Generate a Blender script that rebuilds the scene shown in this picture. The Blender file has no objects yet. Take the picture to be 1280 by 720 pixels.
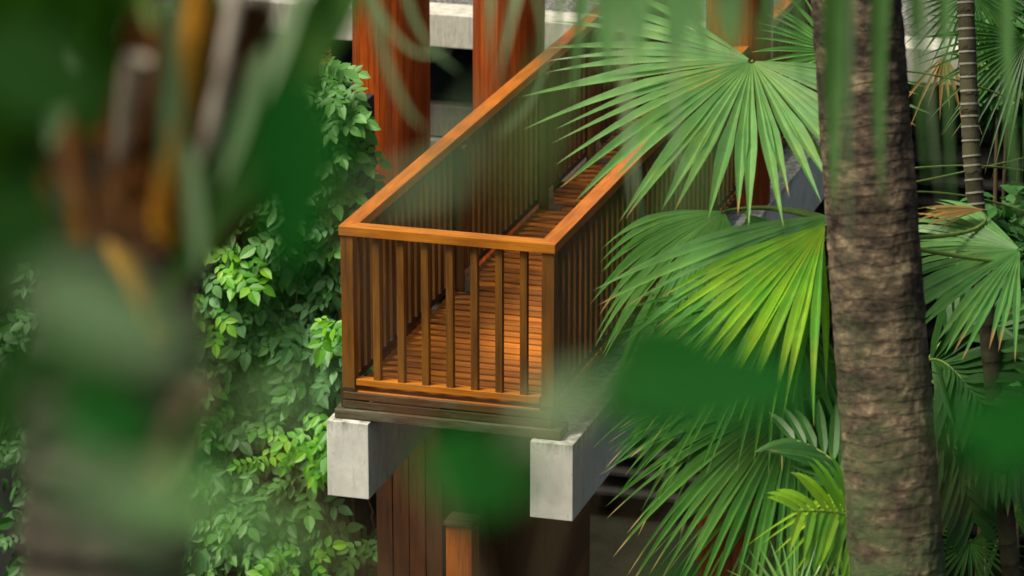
import bpy, bmesh, math, random
from mathutils import Vector, Matrix, noise

rnd = random.Random(7)
scene = bpy.context.scene
COL = scene.collection
R = math.radians
V = Vector

# ------------------------------------------------------------------ camera
F = 4800.0
YAW, PITCH = R(16.6), R(17.8)
D = 4.5                                   # deck height above the ground
hd = V((-math.sin(YAW), math.cos(YAW), 0))
rt = V((math.cos(YAW), math.sin(YAW), 0))
fw = hd * math.cos(PITCH) + V((0, 0, -math.sin(PITCH)))
up = rt.cross(fw)
CAM = V((0, 0, D + 1.05)) - (fw * 24.6 + rt * ((694 - 640) / F * 24.6) + up * ((360 - 306) / F * 24.6))

def W(px, py, Z):
    return CAM + rt * ((px - 640) / F * Z) + up * ((360 - py) / F * Z) + fw * Z

def onY(px, py, Y):
    d = W(px, py, 1.0) - CAM
    return CAM + d * ((Y - CAM.y) / d.y)

def cd(a, b, c):                          # a right, b up, c toward the camera
    return (rt * a + up * b - fw * c).normalized()

cam = bpy.data.cameras.new('camera')
cam.lens = 135.0
cam.sensor_width = 36.0
cam.clip_start = 0.05
cam.clip_end = 2000
cam.dof.use_dof = True
cam.dof.focus_distance = 24.0
cam.dof.aperture_fstop = 3.2
co = bpy.data.objects.new('camera', cam)
COL.objects.link(co)
co.matrix_world = Matrix((
    (rt.x, up.x, -fw.x, CAM.x), (rt.y, up.y, -fw.y, CAM.y), (rt.z, up.z, -fw.z, CAM.z), (0, 0, 0, 1)))
scene.camera = co

# ------------------------------------------------------------------ materials
def new_mat(name):
    m = bpy.data.materials.new(name)
    m.use_nodes = True
    nt = m.node_tree
    nt.nodes.clear()
    return m, nt, nt.nodes, nt.links

def ramp(nt, fac, stops):
    n = nt.nodes.new('ShaderNodeValToRGB')
    el = n.color_ramp.elements
    while len(el) < len(stops):
        el.new(0.5)
    for e, (p, c) in zip(el, stops):
        e.position = p
        e.color = (*c, 1)
    nt.links.new(fac, n.inputs[0])
    return n.outputs[0]

def mixc(nt, fac, a, b, mode='MIX'):
    n = nt.nodes.new('ShaderNodeMix')
    n.data_type = 'RGBA'
    n.blend_type = mode
    for s, v in ((n.inputs[0], fac), (n.inputs[6], a), (n.inputs[7], b)):
        if hasattr(v, 'links') or isinstance(v, bpy.types.NodeSocket):
            nt.links.new(v, s)
        elif isinstance(v, (int, float)):
            s.default_value = v
        else:
            s.default_value = (*v, 1)
    return n.outputs[2]

def math_(nt, op, a, b=None, clamp=False):
    n = nt.nodes.new('ShaderNodeMath')
    n.operation = op
    n.use_clamp = clamp
    for s, v in zip(n.inputs, (a, b)):
        if v is None:
            continue
        if isinstance(v, bpy.types.NodeSocket):
            nt.links.new(v, s)
        else:
            s.default_value = v
    return n.outputs[0]

def noise_tex(nt, vec, scale, detail=4, rough=0.55, mapscale=None):
    if mapscale:
        mp = nt.nodes.new('ShaderNodeMapping')
        mp.inputs['Scale'].default_value = mapscale
        nt.links.new(vec, mp.inputs[0])
        vec = mp.outputs[0]
    n = nt.nodes.new('ShaderNodeTexNoise')
    n.inputs['Scale'].default_value = scale
    n.inputs['Detail'].default_value = detail
    n.inputs['Roughness'].default_value = rough
    nt.links.new(vec, n.inputs['Vector'])
    return n.outputs[0]

def finish(nt, color, rough, bump=None, bstr=0.3, bdist=0.01, spec=0.5, metal=0.0, coat=0.0):
    p = nt.nodes.new('ShaderNodeBsdfPrincipled')
    o = nt.nodes.new('ShaderNodeOutputMaterial')
    if isinstance(color, bpy.types.NodeSocket):
        nt.links.new(color, p.inputs['Base Color'])
    else:
        p.inputs['Base Color'].default_value = (*color, 1)
    if isinstance(rough, bpy.types.NodeSocket):
        nt.links.new(rough, p.inputs['Roughness'])
    else:
        p.inputs['Roughness'].default_value = rough
    p.inputs['Metallic'].default_value = metal
    p.inputs['Specular IOR Level'].default_value = spec
    p.inputs['Coat Weight'].default_value = coat
    if bump is not None:
        b = nt.nodes.new('ShaderNodeBump')
        b.inputs['Strength'].default_value = bstr
        b.inputs['Distance'].default_value = bdist
        nt.links.new(bump, b.inputs['Height'])
        nt.links.new(b.outputs[0], p.inputs['Normal'])
    nt.links.new(p.outputs[0], o.inputs[0])
    return p

def objco(nt):
    return nt.nodes.new('ShaderNodeTexCoord').outputs['Object']

def island(nt):
    return nt.nodes.new('ShaderNodeNewGeometry').outputs['Random Per Island']

def wood(name, light, dark, axis, rough=0.38, spec=0.4, weather=None, vary=0.5, wfac=(0.5, 0.75)):
    m, nt, N, L = new_mat(name)
    oc = objco(nt)
    s = [14, 14, 14]
    s['xyz'.index(axis)] = 0.9
    g1 = noise_tex(nt, oc, 3.0, 6, 0.65, s)
    g2 = noise_tex(nt, oc, 2.2, 3, 0.5)
    c = ramp(nt, g1, [(0.3, dark), (0.7, light)])
    isl = island(nt)
    tone = ramp(nt, isl, [(0, (1 - vary,) * 3), (1, (1 + vary * 0.45,) * 3)])
    c = mixc(nt, 1.0, c, tone, 'MULTIPLY')
    blot = ramp(nt, g2, [(0.35, (0.6, 0.6, 0.6)), (0.65, (1.1, 1.1, 1.1))])
    c = mixc(nt, 0.7, c, blot, 'MULTIPLY')
    if weather:
        w = ramp(nt, noise_tex(nt, oc, 5.0, 5, 0.7, [a * 0.2 + 0.3 for a in s]), [(wfac[0], (0, 0, 0)), (wfac[1], (1, 1, 1))])
        c = mixc(nt, w, c, weather)
    finish(nt, c, ramp(nt, g1, [(0.3, (rough + .15,) * 3), (0.8, (rough,) * 3)]), g1, 0.25, 0.004, spec)
    return m

def leafmat(name, cols, tipcol=(0.35, 0.22, 0.08), rough=0.42, trans=0.35, spec=0.35, tcol=None, speck=0.0, yellow=0.0):
    m, nt, N, L = new_mat(name)
    isl = island(nt)
    c = ramp(nt, isl, [(i / (len(cols) - 1), k) for i, k in enumerate(cols)])
    oc = objco(nt)
    nz = noise_tex(nt, oc, 9.0, 3, 0.6)
    c = mixc(nt, 0.6, c, ramp(nt, nz, [(0.3, (0.65, 0.7, 0.6)), (0.7, (1.2, 1.15, 1.1))]), 'MULTIPLY')
    if yellow:
        yf = ramp(nt, noise_tex(nt, oc, 3.5, 4, 0.6), [(0.45, (0, 0, 0)), (0.68, (yellow,) * 3)])
        c = mixc(nt, yf, c, (0.30, 0.36, 0.03))
    if speck:
        sp = ramp(nt, noise_tex(nt, oc, 40.0, 2, 0.6), [(0.68, (0, 0, 0)), (0.74, (speck,) * 3)])
        c = mixc(nt, sp, c, (0.2, 0.13, 0.04))
    at = N.new('ShaderNodeAttribute')
    at.attribute_name = 'tip'
    rb = N.new('ShaderNodeAttribute')
    rb.attribute_name = 'rib'
    rf = ramp(nt, rb.outputs['Fac'], [(0.55, (0, 0, 0)), (0.95, (1, 1, 1))])
    c = mixc(nt, math_(nt, 'MULTIPLY', rf, 0.55), c, mixc(nt, 1.0, c, (1.7, 1.5, 1.5), 'MULTIPLY'))
    c = mixc(nt, at.outputs['Fac'], c, tipcol)
    p = N.new('ShaderNodeBsdfPrincipled')
    p.inputs['Roughness'].default_value = rough
    p.inputs['Specular IOR Level'].default_value = spec
    L.new(c, p.inputs['Base Color'])
    t = N.new('ShaderNodeBsdfTranslucent')
    tc = mixc(nt, 1.0, c, tcol or (1.5, 1.6, 0.5), 'MULTIPLY')
    L.new(tc, t.inputs[0])
    mx = N.new('ShaderNodeMixShader')
    mx.inputs[0].default_value = trans
    L.new(p.outputs[0], mx.inputs[1])
    L.new(t.outputs[0], mx.inputs[2])
    o = N.new('ShaderNodeOutputMaterial')
    L.new(mx.outputs[0], o.inputs[0])
    return m

def bark(name, cols, moss=None, zscale=9.0, bstr=0.6, ring=0.0):
    m, nt, N, L = new_mat(name)
    oc = objco(nt)
    a = noise_tex(nt, oc, 2.2, 8, 0.7, (2.2, 2.2, zscale))
    b = noise_tex(nt, oc, 7.0, 5, 0.65)
    h = noise_tex(nt, oc, 16.0, 6, 0.75, (1, 1, 3.0))
    f = math_(nt, 'ADD', math_(nt, 'ADD', math_(nt, 'MULTIPLY', a, 0.5), math_(nt, 'MULTIPLY', b, 0.25)), math_(nt, 'MULTIPLY', h, 0.25))
    c = ramp(nt, f, [(p, k) for p, k in cols])
    pat = ramp(nt, noise_tex(nt, oc, 1.6, 5, 0.65, (1, 1, 2.2)), [(0.42, (0.55, 0.55, 0.55)), (0.62, (1.25, 1.25, 1.25))])
    c = mixc(nt, 0.8, c, pat, 'MULTIPLY')
    at = N.new('ShaderNodeAttribute')
    at.attribute_name = 'scar'
    c = mixc(nt, math_(nt, 'MULTIPLY', at.outputs['Fac'], 0.75), c, (0.02, 0.013, 0.009))
    if moss:
        z0, z1, mc = moss
        sx = N.new('ShaderNodeSeparateXYZ')
        L.new(oc, sx.inputs[0])
        mr = N.new('ShaderNodeMapRange')
        mr.inputs[1].default_value = z0
        mr.inputs[2].default_value = z1
        L.new(sx.outputs[2], mr.inputs[0])
        mm = math_(nt, 'MULTIPLY', mr.outputs[0], ramp(nt, noise_tex(nt, oc, 4.0, 5, 0.7, (1, 1, 1.6)), [(0.38, (0, 0, 0)), (0.62, (1, 1, 1))]))
        c = mixc(nt, mm, c, mc)
    finish(nt, c, 0.9, f, bstr, 0.03, 0.15)
    return m

M = {}
WL, WD = (0.50, 0.175, 0.022), (0.26, 0.075, 0.010)
M['rail_x'] = wood('varnished_timber_rail_x', (0.60, 0.21, 0.011), (0.30, 0.085, 0.006), 'x', 0.30, 0.5, weather=(0.20, 0.10, 0.03), vary=0.1, wfac=(0.56, 0.74))
M['rail_y'] = wood('varnished_timber_rail_y', (0.62, 0.185, 0.010), (0.32, 0.08, 0.006), 'y', 0.30, 0.5, weather=(0.20, 0.09, 0.025), vary=0.1, wfac=(0.56, 0.74))
M['post'] = wood('stained_timber_post', (0.29, 0.112, 0.008), (0.10, 0.035, 0.004), 'z', 0.42, 0.4, vary=0.3)
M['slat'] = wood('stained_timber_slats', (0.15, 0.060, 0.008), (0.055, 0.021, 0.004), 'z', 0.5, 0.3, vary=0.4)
M['deck'] = wood('deck_boards', (0.66, 0.215, 0.018), (0.30, 0.085, 0.010), 'x', 0.42, 0.45, weather=(0.2, 0.12, 0.07), vary=0.45, wfac=(0.55, 0.8))
M['sill'] = wood('weathered_sill', (0.13, 0.085, 0.045), (0.055, 0.036, 0.02), 'x', 0.6, 0.3, weather=(0.15, 0.155, 0.11))
M['fascia_b'] = wood('dark_fascia_board', (0.12, 0.052, 0.016), (0.05, 0.022, 0.008), 'x', 0.5, 0.35, weather=(0.10, 0.095, 0.06))
M['under'] = wood('dark_under_timber', (0.085, 0.03, 0.010), (0.035, 0.012, 0.005), 'y', 0.6, 0.3)  # dark colour carries the shade under the bridge
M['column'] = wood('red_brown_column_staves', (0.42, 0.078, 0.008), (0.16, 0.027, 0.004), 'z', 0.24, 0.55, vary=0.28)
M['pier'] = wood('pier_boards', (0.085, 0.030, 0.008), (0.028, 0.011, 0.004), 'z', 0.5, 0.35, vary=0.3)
M['shortpost'] = wood('short_post_timber', (0.50, 0.14, 0.012), (0.24, 0.06, 0.006), 'z', 0.35, 0.5, vary=0.1)

def concrete(name, base, stain, ss=6.0, dk=(0.45, 0.65), top=None):
    m, nt, N, L = new_mat(name)
    oc = objco(nt)
    a = noise_tex(nt, oc, ss, 8, 0.7)
    b = noise_tex(nt, oc, 3.0, 6, 0.75, (4, 4, 0.7))
    c = mixc(nt, 0.8, base, ramp(nt, a, [(0.3, (0.72, 0.72, 0.70)), (0.7, (1.08, 1.08, 1.06))]), 'MULTIPLY')
    c = mixc(nt, ramp(nt, b, [(dk[0], (0, 0, 0)), (dk[1], (0.75, 0.75, 0.75))]), c, stain)
    if top:
        sx = N.new('ShaderNodeSeparateXYZ')
        L.new(oc, sx.inputs[0])
        mr = N.new('ShaderNodeMapRange')
        mr.inputs[1].default_value, mr.inputs[2].default_value = top
        L.new(sx.outputs[2], mr.inputs[0])
        st = noise_tex(nt, oc, 9.0, 6, 0.75, (1.6, 1.6, 0.35))
        mk = ramp(nt, math_(nt, 'MULTIPLY', math_(nt, 'ADD', st, 0.18), mr.outputs[0]), [(0.54, (0, 0, 0)), (0.78, (0.7, 0.7, 0.7))])
        c = mixc(nt, mk, c, (0.045, 0.05, 0.03))
        pit = noise_tex(nt, oc, 60.0, 2, 0.5)
        c = mixc(nt, ramp(nt, pit, [(0.70, (0, 0, 0)), (0.74, (0.6, 0.6, 0.6))]), c, (0.12, 0.12, 0.10))
    finish(nt, c, 0.85, a, 0.2, 0.006, 0.2)
    return m

M['concrete'] = concrete('painted_concrete', (0.66, 0.66, 0.63), (0.24, 0.245, 0.21), dk=(0.54, 0.76), top=(-0.62, -0.27))
M['fascia'] = concrete('weathered_fascia', (0.52, 0.50, 0.46), (0.24, 0.23, 0.20))
M['wall'] = concrete('dark_garden_wall', (0.030, 0.032, 0.032), (0.016, 0.018, 0.016))
M['louvre'] = concrete('dark_louvre', (0.016, 0.015, 0.015), (0.010, 0.009, 0.009))  # near-black colour also stands in for shade below the bridge
M['board'] = concrete('grey_boards', (0.15, 0.135, 0.125), (0.07, 0.06, 0.06))
M['steel'] = None
m, nt, N, L = new_mat('galvanised_steel')
finish(nt, ramp(nt, noise_tex(nt, objco(nt), 30, 3), [(0.3, (0.28, 0.29, 0.29)), (0.7, (0.46, 0.47, 0.47))]), 0.4, metal=0.85)
M['steel'] = m
m, nt, N, L = new_mat('dark_glass')
finish(nt, ramp(nt, noise_tex(nt, objco(nt), 1.5, 2), [(0.3, (0.008, 0.010, 0.013)), (0.7, (0.014, 0.017, 0.02))]), 0.18, spec=0.4)
M['glass'] = m
m, nt, N, L = new_mat('roof_gravel')
vo = N.new('ShaderNodeTexVoronoi')
vo.inputs['Scale'].default_value = 22
L.new(objco(nt), vo.inputs['Vector'])
finish(nt, ramp(nt, math_(nt, 'ADD', math_(nt, 'MULTIPLY', vo.outputs['Distance'], 0.8), math_(nt, 'MULTIPLY', noise_tex(nt, objco(nt), 12, 4), 0.5)),
       [(0.25, (0.26, 0.26, 0.25)), (0.8, (0.08, 0.08, 0.075))]), 0.9, vo.outputs['Distance'], 0.8, 0.03, 0.2)
M['gravel'] = m
m, nt, N, L = new_mat('shade_dark_soil')  # black soil: the shade under the bridge is put into its colour
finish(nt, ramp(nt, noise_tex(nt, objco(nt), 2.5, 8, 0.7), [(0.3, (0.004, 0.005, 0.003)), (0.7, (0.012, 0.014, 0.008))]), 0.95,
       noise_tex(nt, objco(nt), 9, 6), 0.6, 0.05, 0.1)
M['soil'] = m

M['fan'] = leafmat('fan_leaf_green', [(0.085, 0.25, 0.065), (0.115, 0.31, 0.085), (0.15, 0.36, 0.10)], (0.42, 0.26, 0.10), 0.33, 0.35, 0.6, speck=0.5, yellow=0.2)
M['fan_sheen'] = leafmat('fan_leaf_sheen', [(0.105, 0.26, 0.085), (0.135, 0.31, 0.105), (0.17, 0.36, 0.125)], (0.42, 0.26, 0.10), 0.30, 0.35, 0.7, speck=0.5, yellow=0.25)  # sky sheen on the leaf put into a paler base colour
M['fan_sunlit'] = leafmat('fan_leaf_sunlit', [(0.09, 0.30, 0.035), (0.15, 0.38, 0.03), (0.24, 0.45, 0.035)], (0.50, 0.33, 0.12), 0.34, 0.42, 0.5, speck=0.5, yellow=0.6)  # sun glowing through the leaf put into a lighter yellow-green
M['fan_lime'] = leafmat('fan_leaf_lime', [(0.15, 0.38, 0.03), (0.24, 0.46, 0.03), (0.32, 0.50, 0.035)], (0.5, 0.33, 0.12), 0.34, 0.42, 0.5, yellow=0.5)
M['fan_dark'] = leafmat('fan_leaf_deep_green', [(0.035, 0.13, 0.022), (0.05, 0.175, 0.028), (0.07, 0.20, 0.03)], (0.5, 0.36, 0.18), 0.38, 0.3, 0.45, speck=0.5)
M['feather_dark'] = leafmat('feather_leaf_dark', [(0.018, 0.075, 0.018), (0.035, 0.12, 0.025), (0.05, 0.15, 0.03)], (0.3, 0.2, 0.1), 0.4, 0.3)
M['feather_bright'] = leafmat('feather_leaf_lime', [(0.07, 0.25, 0.03), (0.15, 0.38, 0.03), (0.28, 0.48, 0.03)], (0.45, 0.35, 0.15), 0.36, 0.42)
M['dry'] = leafmat('dry_palm_leaf', [(0.20, 0.11, 0.035), (0.32, 0.20, 0.075), (0.12, 0.065, 0.025)], (0.45, 0.32, 0.16), 0.7, 0.25, 0.15, (1.2, 1.0, 0.6))
M['vine'] = leafmat('vine_leaf', [(0.05, 0.18, 0.026), (0.07, 0.23, 0.04), (0.095, 0.27, 0.055), (0.125, 0.31, 0.08)], (0.2, 0.2, 0.05), 0.45, 0.28, 0.35)
M['vine_lime'] = leafmat('vine_leaf_young', [(0.06, 0.24, 0.025), (0.11, 0.36, 0.02), (0.20, 0.45, 0.02)], (0.3, 0.3, 0.05), 0.42, 0.4, 0.35)
M['vine_grey'] = leafmat('vine_leaf_old', [(0.06, 0.19, 0.06), (0.09, 0.24, 0.09), (0.13, 0.29, 0.12)], (0.2, 0.2, 0.05), 0.5, 0.22, 0.35)
M['vine_dark'] = leafmat('shade_coloured_leaf', [(0.022, 0.09, 0.018), (0.034, 0.125, 0.026), (0.045, 0.155, 0.034)], (0.2, 0.2, 0.05), 0.5, 0.25, 0.3)  # darkened leaf copy, background shade put into its colour
M['near_leaf'] = leafmat('broad_leaf_deep_green', [(0.004, 0.060, 0.006), (0.007, 0.085, 0.009)], (0.02, 0.09, 0.01), 0.55, 0.3, 0.08, (0.8, 1.7, 0.6))
M['near_pale'] = leafmat('palm_leaf_pale', [(0.13, 0.22, 0.10), (0.18, 0.27, 0.14)], (0.3, 0.25, 0.12), 0.45, 0.3, 0.4, (1.2, 1.3, 0.9))
M['near_mid'] = leafmat('palm_leaf_mid', [(0.085, 0.21, 0.06), (0.13, 0.28, 0.095)], (0.3, 0.25, 0.12), 0.45, 0.35, 0.35)
M['near_soft'] = leafmat('soft_grey_green_leaf', [(0.07, 0.14, 0.06), (0.10, 0.17, 0.08)], (0.1, 0.1, 0.02), 0.5, 0.3, 0.3, (1.0, 1.3, 0.7))
M['near_dim'] = leafmat('dim_green_leaf', [(0.006, 0.034, 0.004), (0.011, 0.05, 0.006)], (0.1, 0.1, 0.02), 0.55, 0.3, 0.08)
M['near_deep'] = leafmat('palm_leaf_deep', [(0.022, 0.085, 0.008), (0.035, 0.11, 0.012)], (0.1, 0.1, 0.02), 0.5, 0.3, 0.25)
M['petiole'] = wood('green_petiole', (0.20, 0.28, 0.05), (0.10, 0.18, 0.03), 'z', 0.45, 0.4, vary=0.2)
M['stem'] = wood('vine_stem', (0.16, 0.11, 0.06), (0.06, 0.045, 0.025), 'z', 0.8, 0.2)
M['bark_big'] = bark('ringed_palm_bark', [(0.40, (0.012, 0.009, 0.008)), (0.475, (0.060, 0.045, 0.034)), (0.53, (0.115, 0.083, 0.055)), (0.63, (0.34, 0.265, 0.175))],
                     (7.4, 5.8, (0.055, 0.085, 0.035)), 4.2, 1.0)
M['bark_thin'] = bark('slim_ringed_bark', [(0.3, (0.028, 0.026, 0.016)), (0.6, (0.075, 0.068, 0.042)), (0.75, (0.14, 0.125, 0.085))], None, 3.0, 0.4)
M['ringpale'] = concrete('pale_leaf_scar', (0.26, 0.25, 0.21), (0.12, 0.11, 0.09))
M['bark_fan'] = bark('fibrous_bark', [(0.3, (0.03, 0.02, 0.012)), (0.6, (0.10, 0.065, 0.035)), (0.75, (0.17, 0.12, 0.07))], None, 3.0, 0.9)
M['bark_near'] = bark('grey_palm_bark', [(0.36, (0.018, 0.017, 0.012)), (0.5, (0.07, 0.064, 0.05)), (0.62, (0.20, 0.175, 0.135))], None, 8.0, 0.8)
M['fibre'] = bark('brown_crown_fibre', [(0.3, (0.03, 0.010, 0.003)), (0.5, (0.13, 0.048, 0.012)), (0.7, (0.30, 0.13, 0.035))], None, 0.6, 1.0)
M['sheath_orange'] = wood('orange_leaf_sheath', (0.80, 0.42, 0.03), (0.52, 0.19, 0.02), 'z', 0.5, 0.3, vary=0.3)
M['sheath_pale'] = wood('pale_leaf_sheath', (0.62, 0.56, 0.48), (0.36, 0.28, 0.22), 'z', 0.6, 0.3, vary=0.2)
M['sheath_tan'] = wood('tan_peeling_sheath', (0.42, 0.36, 0.22), (0.22, 0.17, 0.10), 'z', 0.7, 0.2, vary=0.2)
M['flower'] = leafmat('dry_flower', [(0.40, 0.20, 0.03), (0.50, 0.28, 0.05)], (0.4, 0.2, 0.03), 0.7, 0.2, 0.1, (1.1, 1, 0.5))

# ------------------------------------------------------------------ object helpers
def link(o, parent=None):
    COL.objects.link(o)
    if parent is not None:
        o.parent = parent
    return o

def thing(name, label, cat, loc=(0, 0, 0), group=None):
    o = bpy.data.objects.new(name, None)
    o.location = loc
    o.empty_display_size = 0.1
    o['label'] = label
    o['category'] = cat
    if group:
        o['group'] = group
    return link(o)

class MB:
    """collects geometry in world coordinates"""
    def __init__(self):
        self.v, self.f, self.tip, self.mi = [], [], [], []
        self.rib = []
        self.cur = 0
    def add(self, verts, faces, tips=None, ribs=None):
        b = len(self.v)
        self.v += [V(p) for p in verts]
        self.tip += list(tips) if tips else [0.0] * len(verts)
        self.rib += list(ribs) if ribs else [0.0] * len(verts)
        for f in faces:
            self.f.append(tuple(b + i for i in f))
            self.mi.append(self.cur)
    def box(self, x0, x1, y0, y1, z0, z1):
        self.add([(x0, y0, z0), (x1, y0, z0), (x1, y1, z0), (x0, y1, z0), (x0, y0, z1), (x1, y0, z1), (x1, y1, z1), (x0, y1, z1)],
                 [(0, 3, 2, 1), (4, 5, 6, 7), (0, 1, 5, 4), (1, 2, 6, 5), (2, 3, 7, 6), (3, 0, 4, 7)])
    def tube(self, pts, rad, n=8, cap=True):
        pts = [V(p) for p in pts]
        m = len(pts)
        rads = rad if isinstance(rad, (list, tuple)) else [rad] * m
        vs, fs = [], []
        ref = V((0.31, 0.17, 0.9)).normalized()
        for i, p in enumerate(pts):
            t = (pts[min(i + 1, m - 1)] - pts[max(i - 1, 0)]).normalized()
            if abs(t.dot(ref)) > 0.97:
                rf = V((1, 0, 0))
            else:
                rf = ref
            a = t.cross(rf).normalized()
            b = t.cross(a)
            for k in range(n):
                q = 2 * math.pi * k / n
                vs.append(p + (a * math.cos(q) + b * math.sin(q)) * rads[i])
        for i in range(m - 1):
            for k in range(n):
                fs.append((i * n + k, i * n + (k + 1) % n, (i + 1) * n + (k + 1) % n, (i + 1) * n + k))
        if cap:
            fs.append(tuple(range(n)))
            fs.append(tuple((m - 1) * n + k for k in reversed(range(n))))
        self.add(vs, fs)
    def build(self, name, mats, parent=None, smooth=False, bevel=0.0, origin=None, attr='tip'):
        if not isinstance(mats, (list, tuple)):
            mats = [mats]
        org = V((0, 0, 0))
        if parent is not None:
            q = parent
            while q is not None:
                org = org + q.location
                q = q.parent
        elif origin is not None:
            org = V(origin)
        me = bpy.data.meshes.new(name)
        me.from_pydata([p - org for p in self.v], [], self.f)
        for mt in mats:
            me.materials.append(mt)
        if len(mats) > 1:
            me.polygons.foreach_set('material_index', self.mi)
        if any(self.tip):
            a = me.attributes.new(attr, 'FLOAT', 'POINT')
            a.data.foreach_set('value', self.tip)
        if any(self.rib):
            a = me.attributes.new('rib', 'FLOAT', 'POINT')
            a.data.foreach_set('value', self.rib)
        if bevel:
            bm = bmesh.new()
            bm.from_mesh(me)
            bmesh.ops.recalc_face_normals(bm, faces=bm.faces)
            bmesh.ops.bevel(bm, geom=list(bm.edges), offset=bevel, segments=2, profile=0.6, affect='EDGES')
            bm.to_mesh(me)
            bm.free()
        if smooth:
            me.polygons.foreach_set('use_smooth', [True] * len(me.polygons))
        me.update()
        o = bpy.data.objects.new(name, me)
        if parent is None and origin is not None:
            o.location = origin
        return link(o, parent)

def curve(p0, p1, p2, p3, n):
    out = []
    for i in range(n + 1):
        t = i / n
        s = 1 - t
        out.append(p0 * s ** 3 + p1 * 3 * s * s * t + p2 * 3 * s * t * t + p3 * t ** 3)
    return out

# leaf shapes ------------------------------------------------------
def leaflet(mb, base, d, n, L, w, droop=0.0, fold=0.25, tipv=0.0, segs=5, prof=None, blunt=False):
    """one pointed blade: base point, direction, face normal, length, half width"""
    d = d.normalized()
    s = d.cross(n)
    if s.length < 1e-4:
        s = d.cross(V((0.3, 0.5, 0.8)))
    s.normalize()
    n = s.cross(d).normalized()
    vs, tp = [], []
    for i in range(segs + 1):
        t = i / segs
        if prof == 'ribbon':
            hw = w * min(1, t * 6 + 0.35) * (1 - max(0, (t - 0.55) / 0.45) ** 1.6)
        elif prof == 'fish':
            hw = w * (0.12 + 0.88 * t ** 0.8)
        else:
            hw = w * math.sin(math.pi * min(1, t * 0.96 + 0.04) ** 0.8) ** 0.9
        c = base + d * (L * t) + V((0, 0, -1)) * (droop * L * t * t)
        if i == segs and prof != 'fish':
            hw = w * 0.02
        lift = n * (hw * fold)
        vs += [c - s * hw + lift, c, c + s * hw + lift]
        tp += [tipv if t > 0.85 else 0.0] * 3
    if prof == 'fish':
        k = len(vs) - 3
        vs[k + 1] = vs[k + 1] - d * (L * 0.02)
        vs[k] = vs[k] - d * (L * 0.14)
    fs = []
    for i in range(segs):
        a = i * 3
        fs += [(a, a + 1, a + 4, a + 3), (a + 1, a + 2, a + 5, a + 4)]
    mb.add(vs, fs, tp)

def fan(mb, hub, mid, nrm, Rad, span, nseg, fuse=0.45, droop=0.15, cup=0.0, seed=1, tipbrown=0.5, asym=0.0, pleat=0.5, dead=0.0, ragged=0.06, wide=1.0):
    """a palmate leaf: pleated disc that splits into drooping pointed segments"""
    r = random.Random(seed)
    e1 = (mid - nrm * mid.dot(nrm)).normalized()
    nrm = nrm.normalized()
    e2 = nrm.cross(e1)
    da = R(span) / nseg
    for i in range(nseg):
        a = -R(span) / 2 + (i + 0.5) * da + r.uniform(-0.12, 0.12) * da
        u = (i + 0.5) / nseg * 2 - 1
        L = Rad * (0.82 + 0.18 * math.cos(a * 0.6)) * (1 + asym * u) * r.uniform(1 - ragged, 1 + ragged)
        rf = Rad * fuse * r.uniform(0.85, 1.12) * (1 - 0.25 * abs(u))
        sag = droop * r.uniform(0.65, 1.5)
        bend = r.uniform(-0.05, 0.05)
        dr = e1 * math.cos(a) + e2 * math.sin(a)
        sd = nrm.cross(dr)
        brown = r.random() < tipbrown
        tb = r.uniform(0.02, 0.06) * (2.2 if r.random() < dead else 1)
        tw = r.uniform(-0.5, 0.5)
        vs, tp = [], []
        steps = [0.02, 0.15, 0.3, 0.45, 0.58, 0.7, 0.8, 0.89, 0.955, 1.0]
        for t in steps:
            q = t * L
            hwf = rf * math.tan(da / 2)
            if q <= rf:
                hw = q * math.tan(da / 2)
            else:
                k = (q - rf) / (L - rf)
                hw = hwf * (1 + 0.18 * math.sin(math.pi * min(1, k * 1.6))) * (1 - k ** 1.9) * wide
            x = q / Rad
            c = hub + dr * q + sd * (bend * q * x) - nrm * (cup * Rad * x * x) + V((0, 0, -1)) * (sag * Rad * max(0, x - 0.2) ** 2.2)
            k = max(0, (q - rf) / (L - rf)) if q > rf else 0
            ss = (sd * math.cos(tw * k) + nrm * math.sin(tw * k))
            lift = nrm * (hw * pleat)
            vs += [c - ss * hw + lift, c - lift * 0.6, c + ss * hw + lift]
            tv = 1.0 if (brown and t > 1 - tb * 1.2) else (0.0)
            tp += [tv] * 3
        fs = []
        rb = [0.0, 1.0, 0.0] * len(steps)
        for j in range(len(steps) - 1):
            b = j * 3
            fs += [(b, b + 1, b + 4, b + 3), (b + 1, b + 2, b + 5, b + 4)]
        mb.add(vs, fs, tp, rb)

def feather(mb, stemmb, pts, L, w, n, ang=60, droop=0.5, vlift=0.3, seed=1, prof='ribbon', start=0.15, nrm=None, tipb=0.3, rad=0.012):
    """pinnate frond along a polyline of points"""
    r = random.Random(seed)
    m = len(pts) - 1
    for side in (-1, 1):
        for i in range(n):
            t = start + (1 - start) * (i + (0.5 if side > 0 else 0.1)) / n
            k = min(m - 1, int(t * m))
            f = t * m - k
            p = pts[k].lerp(pts[k + 1], f)
            tg = (pts[k + 1] - pts[k]).normalized()
            nn = nrm or V((0, 0, 1))
            s = tg.cross(nn).normalized() * side
            u = s.cross(tg).normalized() * side
            aa = R(ang * (1 - 0.45 * t)) * r.uniform(0.9, 1.1)
            d = tg * math.cos(aa) + s * math.sin(aa) + u * vlift * r.uniform(0.4, 1.3)
            ll = L * (0.55 + 0.45 * math.sin(math.pi * min(1, t * 0.9 + 0.12))) * r.uniform(0.9, 1.08)
            leaflet(mb, p, d, u, ll, w * r.uniform(0.85, 1.1), droop * r.uniform(0.6, 1.3), 0.3, 0.8 if r.random() < tipb else 0, 6, prof)
    if stemmb is not None:
        q = len(pts)
        stemmb.tube(pts, [rad * (1 - 0.75 * i / (q - 1)) for i in range(q)], 6)

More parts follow.
